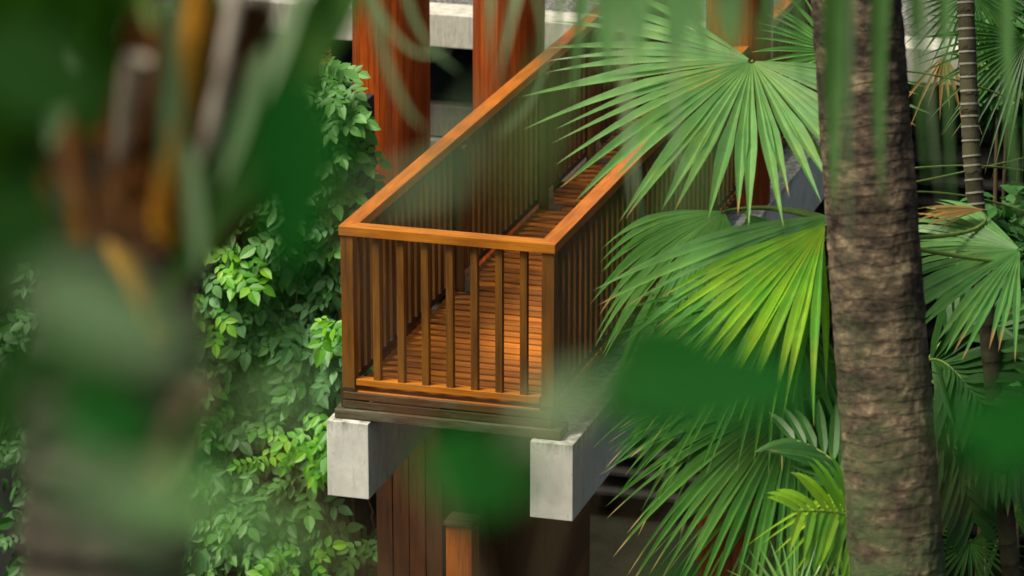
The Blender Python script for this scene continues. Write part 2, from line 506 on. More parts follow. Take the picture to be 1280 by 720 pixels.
def trunk(mb, pts, radf, ring, n=40, rough=0.05, seed=0, sub=5, scaramp=0.06):
    """ringed palm trunk: leaf-scar steps along a polyline"""
    r = random.Random(seed)
    length = sum((pts[i + 1] - pts[i]).length for i in range(len(pts) - 1))
    s = 0.0
    rings = []
    while s < length:
        h = ring * r.uniform(0.6, 1.45)
        for k in range(sub):
            rings.append((s + h * k / sub, k / sub))
        s += h
    vs, fs, tp = [], [], []
    for s, ph in rings:
        acc, j = 0, 0
        while j < len(pts) - 2 and acc + (pts[j + 1] - pts[j]).length < s:
            acc += (pts[j + 1] - pts[j]).length
            j += 1
        seg = pts[j + 1] - pts[j]
        p = pts[j] + seg * min(1, (s - acc) / seg.length)
        tg = seg.normalized()
        a = tg.cross(V((0, 1, 0.1))).normalized()
        b = tg.cross(a)
        rr = radf(s / length)
        for k in range(n):
            q = 2 * math.pi * k / n
            dv = a * math.cos(q) + b * math.sin(q)
            wob = noise.noise(V((math.cos(q) * 1.4, math.sin(q) * 1.4, s * 2.5 + seed))) * 0.02 / ring
            nz = noise.noise(V((math.cos(q) * 3, math.sin(q) * 3, s * 9 + seed)))
            nz2 = noise.noise(V((math.cos(q) * 9, math.sin(q) * 9, s * 26 + seed)))
            ph2 = (ph + wob * 1.2) % 1.0
            saw = scaramp * ring / rr * (0.9 - ph2) * 6 * 0.16
            vs.append(p + dv * rr * (1 + saw + rough * nz + rough * 0.6 * nz2))
            tp.append(max(0.0, 1 - abs(ph2 - 0.93) / 0.13) * (0.55 + 0.9 * max(0, nz + 0.35)))
    for i in range(len(rings) - 1):
        for k in range(n):
            fs.append((i * n + k, i * n + (k + 1) % n, (i + 1) * n + (k + 1) % n, (i + 1) * n + k))
    fs.append(tuple(range(n)))
    fs.append(tuple((len(rings) - 1) * n + k for k in reversed(range(n))))
    mb.add(vs, fs, tp)

def onground(p0, p1):
    """extend the line p1->p0 down to the ground"""
    d = p0 - p1
    t = -p0.z / d.z
    return p0 + d * t

# ------------------------------------------------------------------ the setting
def structure(o):
    o['kind'] = 'structure'
    return o
g = MB()
n = 60
S = 260.0
gv, gf = [], []
for i in range(n + 1):
    for j in range(n + 1):
        x, y = -S + 2 * S * i / n, -S + 2 * S * j / n
        gv.append((x, y, 0.0))
for i in range(n):
    for j in range(n):
        a = i * (n + 1) + j
        gf.append((a, a + n + 1, a + n + 2, a + 1))
g.add(gv, gf)
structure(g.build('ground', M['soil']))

# ------------------------------------------------------------------ the footbridge
YP = onY(560, 60, W(560, 60, 34).y).y      # front of the pavilion roof
ZROOF = W(560, 60, 34).z
BL = YP - 0.02
DK = D - 0.085                             # deck surface
XL, XR = -1.47, 0.0
br = thing('footbridge', 'orange brown timber footbridge with slatted railings on white concrete beams', 'footbridge', (0, 0, D))
mb = MB()
y = 0.02
k = 0
while y < BL - 0.13:
    dz = rnd.uniform(-0.003, 0.003)
    mb.box(XL + 0.07, XR - 0.07, y, y + 0.082, DK - 0.045 + dz, DK + dz)
    y += 0.116
mb.build('deck', M['deck'], br, bevel=0.004)
mb = MB()
mb.box(XL + 0.02, XR - 0.02, -0.012, 0.015, D - 0.198, D - 0.148)
mb.box(XL + 0.02, XR - 0.02, -0.006, 0.015, D - 0.138, DK - 0.004)
mb.build('fascia_board', M['fascia_b'], br, bevel=0.004)
mb = MB()
mb.box(XL - 0.03, XR + 0.05, -0.04, 0.16, D - 0.268, D - 0.202)
sl = mb.build('sill', M['sill'], br, bevel=0.006)
mb = MB()
for x in (XL + 0.10, (XL + XR) / 2, XR - 0.10):
    mb.box(x - 0.05, x + 0.05, 0.018, BL, D - 0.200, DK - 0.05)
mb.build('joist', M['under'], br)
for xc in (XL + 0.075, XR + 0.005):
    mb = MB()
    mb.box(xc - 0.145, xc + 0.145, -0.09, BL, D - 0.80, D - 0.27)
    mb.build('concrete_beam', M['concrete'], br, bevel=0.006)

def railing(kind):
    top, low = MB(), MB()
    zt0, zt1 = D + 0.985, D + 1.05
    zl0, zl1 = D - 0.045, D - 0.002
    if kind == 'front':
        # mitred corners: handrail outline trapezoid
        a = 0.11
        top.add([(XL, 0, zt0), (XR, 0, zt0), (XR - a, a, zt0), (XL + a, a, zt0), (XL, 0, zt1), (XR, 0, zt1), (XR - a, a, zt1), (XL + a, a, zt1)],
                [(0, 3, 2, 1), (4, 5, 6, 7), (0, 1, 5, 4), (1, 2, 6, 5), (2, 3, 7, 6), (3, 0, 4, 7)])
        o = top.build('railing', M['rail_x'], br, bevel=0.005)
        low.box(XL + 0.104, XR - 0.104, 0.018, 0.088, zl0, zl1)
        low.build('bottom_rail', M['rail_x'], o, bevel=0.003)
        nb = 7
        x0, x1 = XL + 0.104, XR - 0.104
        for i in range(nb):
            x = x0 + (x1 - x0) * (i + 0.85) / (nb + 0.55)
            b = MB()
            b.box(x - 0.024, x + 0.024, 0.028, 0.076, zl1, zt0 - 0.001)
            b.build('baluster', M['post'], o, bevel=0.003)
    else:
        left = kind == 'left'
        xo = XL if left else XR
        s = 1 if left else -1
        a = 0.11
        x_out, x_in = xo, xo + s * a
        e = 0.0015
        top.add([(x_out, e, zt0), (x_in, a + e, zt0), (x_in, BL, zt0), (x_out, BL, zt0), (x_out, e, zt1), (x_in, a + e, zt1), (x_in, BL, zt1), (x_out, BL, zt1)],
                [(0, 3, 2, 1), (4, 5, 6, 7), (0, 1, 5, 4), (1, 2, 6, 5), (2, 3, 7, 6), (3, 0, 4, 7)])
        o = top.build('railing', M['rail_y'], br, bevel=0.005)
        xm = xo + s * 0.052
        low.box(xm - 0.028, xm + 0.028, 0.105, BL, zl0, zl1)
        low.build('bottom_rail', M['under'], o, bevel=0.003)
        y = 0.20
        while y < BL - 0.1:
            b = MB()
            b.box(xm - 0.024, xm + 0.024, y, y + 0.075, zl1, zt0 - 0.001)
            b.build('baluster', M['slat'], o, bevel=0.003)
            y += 0.135
        b = MB()
        b.box(xm - 0.043, xm + 0.043, 0.012, 0.098, D - 0.200, zt0 - 0.001)
        b.build('post', M['post'], o, bevel=0.004)
        b = MB()
        b.box(xm - 0.05, xm + 0.05, 0.002, 0.0115, D - 0.199, D - 0.06)
        b.build('post_shoe', M['under'], o, bevel=0.002)
        for yy in (2.25, 4.4, 5.75, 7.6):
            b = MB()
            b.box(xm + s * 0.03, xm + s * 0.11, yy, yy + 0.085, DK + 0.004, zt0 - 0.001)
            b.build('post', M['slat'], o, bevel=0.004)
            b = MB()
            xa, xb = sorted((xm + s * 0.112, xm + s * 0.118))
            b.box(xa, xb, yy - 0.012, yy + 0.097, DK + 0.004, DK + 0.17)
            xa, xb = sorted((xm + s * 0.118, xm + s * 0.20))
            b.box(xa, xb, yy - 0.012, yy + 0.097, DK + 0.004, DK + 0.011)
            b.box(xa, (xa + xb) / 2, yy - 0.012, yy - 0.006, DK + 0.011, DK + 0.10)
            xc = xm + s * 0.121
            b.box(xc - 0.006, xc + 0.006, yy + 0.03, yy + 0.055, DK + 0.11, DK + 0.135)
            b.build('bracket', M['steel'], o)
    return o
for kd in ('front', 'left', 'right'):
    railing(kd)

# round timber-clad columns ------------------------------------------
def column(px, py, Z, width_px, label):
    c = W(px, py, Z)
    rr = width_px / F * Z / 2
    t = thing('column', label, 'column', (c.x, c.y, 0), 'timber clad round columns beside the footbridge')
    mb = MB()
    n = 20
    for k in range(n):                     # staves with a thin open joint
        a0 = 2 * math.pi * k / n + 0.005
        a1 = 2 * math.pi * (k + 1) / n - 0.005
        vs = []
        for z in (0.0, D + 4.2):
            for a, q in ((a0, rr * 0.955), (a0, rr), ((a0 + a1) / 2, rr * 1.006), (a1, rr), (a1, rr * 0.955)):
                vs.append((c.x + math.cos(a) * q, c.y + math.sin(a) * q, z))
        fs = [(i, i + 1, i + 6, i + 5) for i in range(4)] + [(4, 3, 2, 1, 0), (5, 6, 7, 8, 9)]
        mb.add(vs, fs)
    mb.build('cladding', M['column'], t)
    co_ = MB()
    co_.tube([V((c.x, c.y, 0.02)), V((c.x, c.y, D + 4.18))], rr * 0.956, 32)
    co_.build('core', M['under'], t)
column(489, 60, 29.0, 97, 'red brown timber column rising left of the railing, nearest the vines')
column(636, 60, 30.6, 90, 'red brown timber column behind the left railing, between the other two columns')
column(922, 160, 30.0, 84, 'red brown timber column right of the bridge behind the big fan leaf')

# pier under the bridge ------------------------------------------
pp = onY(470, 640, 1.9)
pq = onY(553, 640, 1.9)
pt = thing('bridge_pier', 'brown board clad pier under the footbridge behind the left concrete beam', 'pier', ((pp.x + pq.x) / 2, 2.3, 0))
mb = MB()
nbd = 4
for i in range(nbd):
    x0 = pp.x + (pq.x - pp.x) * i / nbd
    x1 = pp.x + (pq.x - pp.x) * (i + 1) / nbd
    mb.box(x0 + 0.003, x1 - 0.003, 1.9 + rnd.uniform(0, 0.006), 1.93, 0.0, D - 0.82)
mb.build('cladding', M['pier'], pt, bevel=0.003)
mb = MB()
mb.box(pp.x + 0.01, pq.x - 0.01, 1.932, 2.75, 0.0, D - 0.83)
mb.build('core', M['under'], pt)
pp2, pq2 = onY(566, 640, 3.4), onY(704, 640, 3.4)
p2 = thing('bridge_pier', 'wide pier with shade darkened boards under the footbridge behind the short timber post', 'pier', ((pp2.x + pq2.x) / 2, 3.8, 0))
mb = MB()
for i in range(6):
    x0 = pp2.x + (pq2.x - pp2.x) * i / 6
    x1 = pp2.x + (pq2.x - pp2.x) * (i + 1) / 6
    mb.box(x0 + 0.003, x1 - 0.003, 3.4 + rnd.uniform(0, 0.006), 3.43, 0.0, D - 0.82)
mb.build('cladding', M['under'], p2, bevel=0.003)  # darker boards than the front pier, shade put into the colour
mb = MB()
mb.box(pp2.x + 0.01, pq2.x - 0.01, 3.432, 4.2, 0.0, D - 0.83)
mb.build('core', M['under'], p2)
sp = onY(576, 650, 1.55)
st = thing('timber_post', 'short orange brown timber post with a flat cap below the footbridge', 'post', (sp.x, 1.6, 0))
mb = MB()
mb.box(sp.x - 0.095, sp.x + 0.095, 1.5, 1.69, 0.0, sp.z - 0.03)
mb.build('shaft', M['shortpost'], st, bevel=0.006)
mb = MB()
mb.box(sp.x - 0.11, sp.x + 0.11, 1.485, 1.705, sp.z - 0.03, sp.z)
mb.build('cap', M['sill'], st, bevel=0.006)

# pavilion behind -------------------------------------------------
pv = thing('pavilion', 'low dark pavilion with flat gravel roof and pale concrete edge behind the bridge', 'building', (0, YP + 3, 0))
X0, X1 = -14.0, 16.0
mb = MB()
mb.box(X0, X1, YP, YP + 0.42, ZROOF, ZROOF + 0.30)
mb.build('roof_edge', M['fascia'], pv, bevel=0.01)
mb = MB()
mb.box(X0, X1, YP + 0.425, YP + 30, ZROOF - 0.05, ZROOF + 0.27)
mb.build('roof', M['gravel'], pv)
mb = MB()
mb.box(X0, X1, YP + 0.5, YP + 0.6, ZROOF - 0.62, ZROOF - 0.055)
mb.build('window', M['glass'], pv)
mb = MB()
for i in range(2):
    z1 = ZROOF - 0.62 - i * 0.30
    mb.box(X0, -2.2, YP + 0.3 - 0.10 * i, YP + 0.48, z1 - 0.285, z1)
mb.build('wall', M['board'], pv, bevel=0.006)
mb = MB()
for i in range(18):
    z1 = ZROOF - 0.66 - i * 0.2
    XA = -2.15 if i < 3 else X0
    mb.add([(XA, YP + 0.30, z1 - 0.1), (X1, YP + 0.30, z1 - 0.1), (X1, YP + 0.46, z1), (XA, YP + 0.46, z1),
            (XA, YP + 0.30, z1 - 0.13), (X1, YP + 0.30, z1 - 0.13), (X1, YP + 0.46, z1 - 0.03), (XA, YP + 0.46, z1 - 0.03)],
           [(0, 1, 2, 3), (7, 6, 5, 4), (0, 4, 5, 1), (1, 5, 6, 2), (2, 6, 7, 3), (3, 7, 4, 0)])
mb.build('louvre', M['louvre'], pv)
mb = MB()
mb.box(X0, X1, YP + 0.62, YP + 29, 0, ZROOF - 0.06)
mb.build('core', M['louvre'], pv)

# garden wall on the left ------------------------------------------
YW = 2.6
wl = onY(440, 300, YW)
wtop = onY(380, 135, YW)
mb = MB()
for i in range(6):
    z0 = wtop.z * i / 6
    z1 = wtop.z * (i + 1) / 6
    mb.box(-9.0, wl.x, YW + 0.25, YW + 0.55, z0 + 0.008, z1 - 0.008)
w_ = mb.build('garden_wall', M['wall'], None, bevel=0.01, origin=(wl.x - 3, YW + 0.4, 0))
w_['label'] = 'dark grey garden wall covered by the climbing vines'
w_['category'] = 'wall'

# ------------------------------------------------------------------ climbing vines
def vine(name, label, regions, seed, mats, stem_pts, depth=0.5, grp='climbing vines on the garden wall', lsize=1.0):
    """regions: (cx, cy, rx, ry, count, material slot)"""
    r = random.Random(seed)
    c = onY(regions[0][0], regions[0][1], YW)
    t = thing(name, label, 'vine', (c.x, YW + 0.2, 0), grp)
    mb = MB()
    for (cx, cy, rx, ry, cnt, slot) in regions:
        for i in range(cnt):
            while True:
                a, b = r.uniform(-1, 1), r.uniform(-1, 1)
                if a * a + b * b < 1:
                    break
            px, py = cx + a * rx, cy + b * ry
            bulge = 0.5 * noise.noise(V((px * 0.012, py * 0.012, seed * 0.0 + 3.3))) + 0.25 * noise.noise(V((px * 0.035, py * 0.035, 7)))
            Yv = YW - depth * (0.45 + bulge) - (0.28 if slot == 1 else 0) - r.random() ** 2 * 0.12 + r.random() * 0.45 * (slot != 1)
            p = onY(px, py, Yv)
            n = V((r.gauss(0, 0.30) + 0.05, -0.80, 0.80 + r.gauss(0, 0.25))).normalized()
            d = V((r.gauss(0.05, 0.9), -0.35 + r.gauss(0, 0.25), -0.42 + r.gauss(0, 0.40)))
            d = (d - n * d.dot(n)).normalized()
            n = (n + V((r.gauss(0, .18), r.gauss(0, .18), r.gauss(0, .18)))).normalized()
            mb.cur = slot
            sc = lsize * r.uniform(0.6, 1.25)
            s = d.cross(n).normalized()
            pairs = r.choice((2, 2, 3, 3, 4))
            rl = 0.062 * pairs * sc
            for k in range(pairs):
                q = p + d * (rl * (k + 0.4) / pairs)
                ln = sc * (0.075 + 0.03 * (k / pairs))
                for sg in (-1, 1):
                    dd = d * 0.55 + s * sg * 1.0 + n * r.uniform(-0.25, 0.15)
                    leaflet(mb, q, dd, n + V((r.gauss(0, .16), r.gauss(0, .16), r.gauss(0, .16))), ln * r.uniform(0.85, 1.15), ln * 0.30, 0.10, 0.16, 0, 4)
            leaflet(mb, p + d * rl, d, n, 0.115 * sc, 0.036 * sc, 0.12, 0.22, 0, 4)
    mb.build('foliage', mats, t)
    sm = MB()
    for pts in stem_pts:
        P = []
        base = onY(pts[0][0], pts[0][1], YW + 0.1)
        P.append(V((base.x, base.y, 0.0)))
        for i, (a, b) in enumerate(pts):
            P.append(onY(a, b, YW - depth * 0.25 + 0.06 * math.sin(i * 2.1 + seed)))
        Q = []
        for i in range(len(P) - 1):
            for k in range(5):
                tt = k / 5
                q = P[i].lerp(P[i + 1], tt)
                Q.append(q + V((0.02 * math.sin(i * 5 + k * 1.7), 0, 0.0)))
        Q.append(P[-1])
        sm.tube(Q, [0.016 * (1 - 0.7 * i / (len(Q) - 1)) for i in range(len(Q))], 6)
    sm.build('stem', M['stem'], t)
    return t
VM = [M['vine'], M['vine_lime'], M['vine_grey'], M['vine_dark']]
v1 = vine('climbing_vine', 'top vine reaching the pale roof edge, with dry orange flower spikes',
     [(375, 112, 52, 48, 100, 0), (310, 90, 45, 50, 60, 2), (402, 150, 26, 50, 50, 0), (424, 170, 16, 75, 40, 0)], 11, VM,
     [[(415, 720), (430, 420), (405, 180), (395, 70)]])
fl = MB()
for (a, b, hgt) in ((398, 82, 0.20), (408, 78, 0.18), (388, 88, 0.16)):
    p = onY(a, b, YW - 0.3)
    for i in range(26):
        tt = rnd.random()
        q = p + V((rnd.gauss(0, 0.014), rnd.gauss(0, 0.014), hgt * tt))
        leaflet(fl, q, V((rnd.gauss(0, 1), rnd.gauss(0, 1), 0.4)), V((0, -0.5, 0.8)), 0.03, 0.012, 0, 0.2, 0, 3)
fl.build('flower_spike', M['flower'], v1)
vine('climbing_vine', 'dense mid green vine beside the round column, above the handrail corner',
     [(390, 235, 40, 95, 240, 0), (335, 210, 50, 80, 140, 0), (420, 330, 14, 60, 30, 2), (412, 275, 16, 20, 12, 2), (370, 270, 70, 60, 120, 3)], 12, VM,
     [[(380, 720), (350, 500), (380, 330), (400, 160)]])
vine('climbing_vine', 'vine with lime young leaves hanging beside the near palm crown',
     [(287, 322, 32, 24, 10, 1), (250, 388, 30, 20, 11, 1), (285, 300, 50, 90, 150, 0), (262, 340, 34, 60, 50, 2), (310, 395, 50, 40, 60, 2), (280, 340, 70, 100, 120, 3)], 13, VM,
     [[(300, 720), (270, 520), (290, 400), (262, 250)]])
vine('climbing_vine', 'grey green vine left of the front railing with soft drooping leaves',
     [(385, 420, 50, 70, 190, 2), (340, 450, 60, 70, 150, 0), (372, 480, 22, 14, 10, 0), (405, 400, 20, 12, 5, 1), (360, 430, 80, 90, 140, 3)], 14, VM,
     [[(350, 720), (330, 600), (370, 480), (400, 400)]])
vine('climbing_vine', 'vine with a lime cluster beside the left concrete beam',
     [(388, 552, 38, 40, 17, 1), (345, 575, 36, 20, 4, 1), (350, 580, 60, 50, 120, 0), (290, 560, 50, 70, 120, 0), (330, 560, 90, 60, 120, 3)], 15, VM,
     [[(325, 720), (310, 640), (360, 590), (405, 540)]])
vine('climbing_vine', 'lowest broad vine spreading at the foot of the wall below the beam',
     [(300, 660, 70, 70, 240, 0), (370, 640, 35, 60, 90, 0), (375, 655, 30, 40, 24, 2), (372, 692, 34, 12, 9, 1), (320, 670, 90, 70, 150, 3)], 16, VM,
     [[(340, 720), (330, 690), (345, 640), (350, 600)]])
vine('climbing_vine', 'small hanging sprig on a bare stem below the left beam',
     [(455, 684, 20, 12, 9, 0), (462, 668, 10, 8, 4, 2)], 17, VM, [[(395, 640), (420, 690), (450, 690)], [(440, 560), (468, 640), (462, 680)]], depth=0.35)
vine('climbing_vine', 'vine mass with shade darkened leaves behind the blurred palm trunk',
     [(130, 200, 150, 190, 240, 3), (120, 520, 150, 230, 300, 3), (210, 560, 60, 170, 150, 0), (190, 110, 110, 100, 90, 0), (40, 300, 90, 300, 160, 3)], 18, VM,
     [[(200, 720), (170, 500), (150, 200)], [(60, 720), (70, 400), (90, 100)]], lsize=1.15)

def broad_plant(name, label, base, leaves, mat, cat='plant', group=None):
    t = thing(name, label, cat, (base.x, base.y, 0), group)
    for (tipp, L, w, n) in leaves:
        mb = MB()
        d = (tipp - base).normalized()
        leaflet(mb, tipp, d + V((0, 0, 0)), n, L, w, 0.25, 0.3, 0, 8)
        lf = mb.build('leaf', mat, t, smooth=True)
        sm = MB()
        mid = base.lerp(tipp, 0.5) + V((0, 0, 0.1))
        sm.tube([V((base.x, base.y, max(0, base.z))), mid, tipp], 0.006, 6)
        sm.build('stalk', M['petiole'], lf)
    return t
bp = onY(255, 760, 1.3)
bp.z = 0
broad_plant('broad_leaved_plant', 'small plant with two glossy broad leaves at the foot of the vines',
            bp, [(onY(258, 714, 1.35), 0.24, 0.06, V((-0.3, -0.6, 0.7))), (onY(248, 720, 1.3), 0.28, 0.055, V((0.2, -0.4, 0.9)))], M['vine_grey'])
bp = onY(-30, 760, 0.0)
bp.z = 0
broad_plant('broad_leaved_plant', 'dark plant with oval leaves at the left edge beside the blurred trunk',
            bp, [(onY(-14, 628, -0.3), 0.22, 0.075, V((0.1, -0.7, 0.7))), (onY(-22, 655, -0.3), 0.26, 0.06, V((0.2, -0.5, 0.8)))], M['vine_grey'])

# shrubs standing beyond the roof edge (olive green mass behind the far railing)
def shrub(label, px, py, Z, rx, rz, cnt, seed, mat, zbase, lf=0.12):
    r = random.Random(seed)
    c = W(px, py, Z)
    t = thing('shrub', label, 'shrub', (c.x, c.y, zbase), 'shrubs behind the bridge')
    mb = MB()
    lobes = [V((r.uniform(-.6, .6) * rx, r.uniform(-.5, .5) * rx, r.uniform(-.6, .7) * rz)) for _ in range(9)]
    for i in range(cnt):
        l = r.choice(lobes)
        q = V((r.gauss(0, 1), r.gauss(0, 1), r.gauss(0, 1))).normalized() * (0.42 * r.uniform(0.7, 1.05))
        p = c + l + V((q.x * rx, q.y * rx, q.z * rz))
        leaflet(mb, p, V((r.gauss(0, 1), r.gauss(0, 1), r.gauss(-0.2, 0.6))), (q.normalized() + V((0, -0.2, 0.7))), lf * r.uniform(.7, 1.3), lf * 0.3, 0.2, 0.2, 0, 3)
    mb.build('foliage', mat, t)
    sm = MB()
    for i in range(5):
        l = lobes[i]
        sm.tube([V((c.x, c.y, zbase)), V((c.x, c.y, zbase)).lerp(c + l, 0.5) + V((0.05, 0, 0.1)), c + l], [0.03, 0.02, 0.008], 6)
    sm.build('stem', M['stem'], t)
zr = ZROOF + 0.27
shrub('olive green shrub on the gravel roof behind the far end of the left railing', 800, -10, 37.0, 0.75, 0.85, 1600, 21, M['vine'], zr)
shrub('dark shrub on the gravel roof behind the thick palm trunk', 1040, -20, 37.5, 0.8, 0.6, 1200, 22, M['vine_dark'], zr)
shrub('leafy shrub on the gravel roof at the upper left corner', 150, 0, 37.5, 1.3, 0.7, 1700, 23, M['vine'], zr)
shrub('dark shrub added to darken the upper right corner of the gravel roof', 1250, -10, 37.0, 1.0, 0.7, 1800, 25, M['vine_dark'], zr)  # added to darken the light gravel in this corner
shrub('tall dark shrub added to darken the pale roof edge behind the slim palm', 1245, 75, 30.0, 0.42, 0.5, 1500, 26, M['vine_dark'], 0.0)  # added to darken the pale roof edge behind it
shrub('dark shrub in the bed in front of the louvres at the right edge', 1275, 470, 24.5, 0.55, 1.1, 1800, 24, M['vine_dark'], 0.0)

# ------------------------------------------------------------------ palms
def palm_thing(name, label, crown, base, group=None):
    return thing(name, label, 'palm', base, group)

def add_fan(t, crown, hub, mid, nrm, mat, Rad, span=220, nseg=44, pet=True, bow=0.15, **kw):
    mb = MB()
    fan(mb, hub, mid, nrm, Rad, span, nseg, **kw)
    lf = mb.build('leaf', mat, t)
    if pet:
        sm = MB()
        e1 = (mid - nrm * mid.dot(nrm)).normalized()
        q = hub - e1 * 0.08 - nrm.normalized() * 0.20
        pts = curve(crown, crown.lerp(q, 0.4) + V((0, 0, bow)), q + V((0, 0, bow * 0.4)), hub, 10)
        sm.tube(pts, [0.016 - 0.008 * i / 10 for i in range(11)], 7)
        sm.build('petiole', M['petiole'], lf, smooth=True)
    return lf

# (a) tall fan palm: crown hidden behind the thick trunk
cA = W(1085, 300, 20.3)
bA = V((cA.x + 0.15, cA.y + 0.2, 0))
pa = palm_thing('fan_palm', 'tall fan palm with the huge spread leaf in front of the footbridge', cA, bA, 'fan palms right of the bridge')
mb = MB()
trunk(mb, [bA, cA + V((0.03, 0.05, -1.6)), cA + V((0, 0, 0.05))], lambda s: 0.085 - 0.015 * s, 0.07, 20, 0.08, 3, 3, 0.2)
mb.build('trunk', M['bark_fan'], pa, attr='scar')
add_fan(pa, cA, W(940, 76, 20.4), cd(-0.42, -0.90, 0.25), cd(-0.12, 0.70, 0.70), M['fan_sheen'], 1.16, 218, 36, fuse=0.47, droop=0.07, cup=0.04, seed=31, asym=-0.10, tipbrown=0.75, wide=1.25, ragged=0.09)
add_fan(pa, cA, W(1040, 268, 20.15), cd(-0.93, -0.38, 0.30), cd(-0.25, 0.62, 0.74), M['fan'], 1.22, 66, 13, fuse=0.50, droop=0.12, cup=0.10, seed=32, asym=-0.05, tipbrown=0.6, wide=1.25)
add_fan(pa, cA, W(1032, 280, 20.05), cd(-0.72, -0.70, 0.30), cd(-0.30, 0.60, 0.74), M['fan_sunlit'], 1.05, 76, 14, fuse=0.48, droop=0.10, cup=0.10, seed=46, asym=0.10, tipbrown=0.6, wide=1.25)
add_fan(pa, cA, W(905, 264, 20.9), cd(-0.62, -0.75, 0.1), cd(-0.52, 0.40, 0.70), M['fan'], 0.98, 135, 30, fuse=0.62, droop=0.28, cup=0.22, seed=33, tipbrown=0.6, wide=1.2)
add_fan(pa, cA, W(935, 268, 21.0), cd(0.45, -0.75, 0.1), cd(0.5, 0.3, 0.7), M['fan'], 0.42, 120, 22, fuse=0.6, droop=0.28, cup=0.22, seed=38, tipbrown=0.4)
add_fan(pa, cA, W(1045, 66, 21.0), cd(-0.85, 0.40, 0.1), cd(0.1, 0.2, 0.95), M['fan'], 0.47, 130, 22, fuse=0.35, droop=0.15, seed=34, tipbrown=0.9, wide=1.2)
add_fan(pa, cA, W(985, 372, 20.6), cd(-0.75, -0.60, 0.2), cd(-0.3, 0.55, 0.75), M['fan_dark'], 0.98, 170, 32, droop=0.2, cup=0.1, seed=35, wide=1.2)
add_fan(pa, cA, W(1030, 300, 20.3), cd(-0.45, -0.88, 0.2), cd(-0.2, 0.35, 0.9), M['fan_sunlit'], 0.80, 60, 10, fuse=0.45, droop=0.15, cup=0.1, seed=39, tipbrown=0.9, wide=1.2)
add_fan(pa, cA, W(1275, 312, 20.8), cd(-0.98, 0.02, 0.2), cd(-0.05, 0.78, 0.62), M['fan'], 0.80, 150, 28, fuse=0.6, droop=0.12, cup=0.1, seed=36, dead=0.5, bow=0.02, wide=1.2)
add_fan(pa, cA, W(1232, 262, 21.0), cd(-1.0, 0.0, 0.1), cd(0.0, 0.85, 0.5), M['dry'], 0.40, 50, 9, fuse=0.5, droop=0.25, seed=40, bow=0.02, ragged=0.2)
# (b) lower fan palm
cB = W(1090, 520, 21.2)
bB = V((cB.x + 0.1, cB.y + 0.1, 0))
pb = palm_thing('fan_palm', 'lower dark fan palm hanging below and right of the bridge corner', cB, bB, 'fan palms right of the bridge')
mb = MB()
trunk(mb, [bB, cB + V((0.02, 0, -1.0)), cB + V((0, 0, 0.05))], lambda s: 0.075 - 0.01 * s, 0.07, 20, 0.08, 4, 3, 0.2)
mb.build('trunk', M['bark_fan'], pb, attr='scar')
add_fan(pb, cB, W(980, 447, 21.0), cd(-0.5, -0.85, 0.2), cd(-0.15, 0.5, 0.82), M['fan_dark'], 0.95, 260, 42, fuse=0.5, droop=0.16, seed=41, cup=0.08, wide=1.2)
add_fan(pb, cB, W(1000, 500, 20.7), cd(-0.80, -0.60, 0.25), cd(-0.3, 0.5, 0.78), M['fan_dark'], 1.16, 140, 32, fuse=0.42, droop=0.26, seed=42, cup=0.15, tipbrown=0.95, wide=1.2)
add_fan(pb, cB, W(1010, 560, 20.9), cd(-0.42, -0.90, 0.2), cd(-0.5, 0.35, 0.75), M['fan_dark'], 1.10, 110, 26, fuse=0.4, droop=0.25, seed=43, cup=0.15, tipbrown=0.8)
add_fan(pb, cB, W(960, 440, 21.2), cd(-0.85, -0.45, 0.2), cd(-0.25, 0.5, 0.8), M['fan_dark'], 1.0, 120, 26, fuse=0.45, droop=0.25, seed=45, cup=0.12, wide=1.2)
add_fan(pb, cB, W(1075, 490, 21.3), cd(-1, 0.02, 0.1), cd(0.0, 0.9, 0.3), M['dry'], 0.42, 70, 16, fuse=0.4, droop=0.35, seed=44, ragged=0.2)
# (c) low fan palm at the bottom of the picture
cC = W(1010, 800, 20.2)
bC = V((cC.x, cC.y, 0))
pc = palm_thing('fan_palm', 'low young fan palm with one bright lime leaf beside the thick trunk foot', cC, bC, 'fan palms right of the bridge')
mb = MB()
trunk(mb, [bC, cC + V((0, 0, -0.6)), cC], lambda s: 0.07, 0.07, 18, 0.08, 5, 3, 0.2)
mb.build('trunk', M['bark_fan'], pc, attr='scar')
add_fan(pc, cC, W(990, 765, 20.0), cd(-0.3, 0.95, 0.1), cd(0.1, 0.15, 0.95), M['fan'], 0.42, 170, 18, fuse=0.3, droop=0.1, seed=51, wide=0.9)
add_fan(pc, cC, W(1060, 800, 20.0), cd(0.3, 0.9, 0.1), cd(-0.1, 0.2, 0.95), M['fan'], 0.5, 160, 20, fuse=0.3, droop=0.1, seed=52)
add_fan(pc, cC, W(1066, 606, 19.5), cd(-0.50, -0.86, 0.2), cd(-0.25, 0.5, 0.82), M['fan_lime'], 0.58, 84, 9, fuse=0.30, droop=0.10, seed=53, wide=0.95, ragged=0.1)
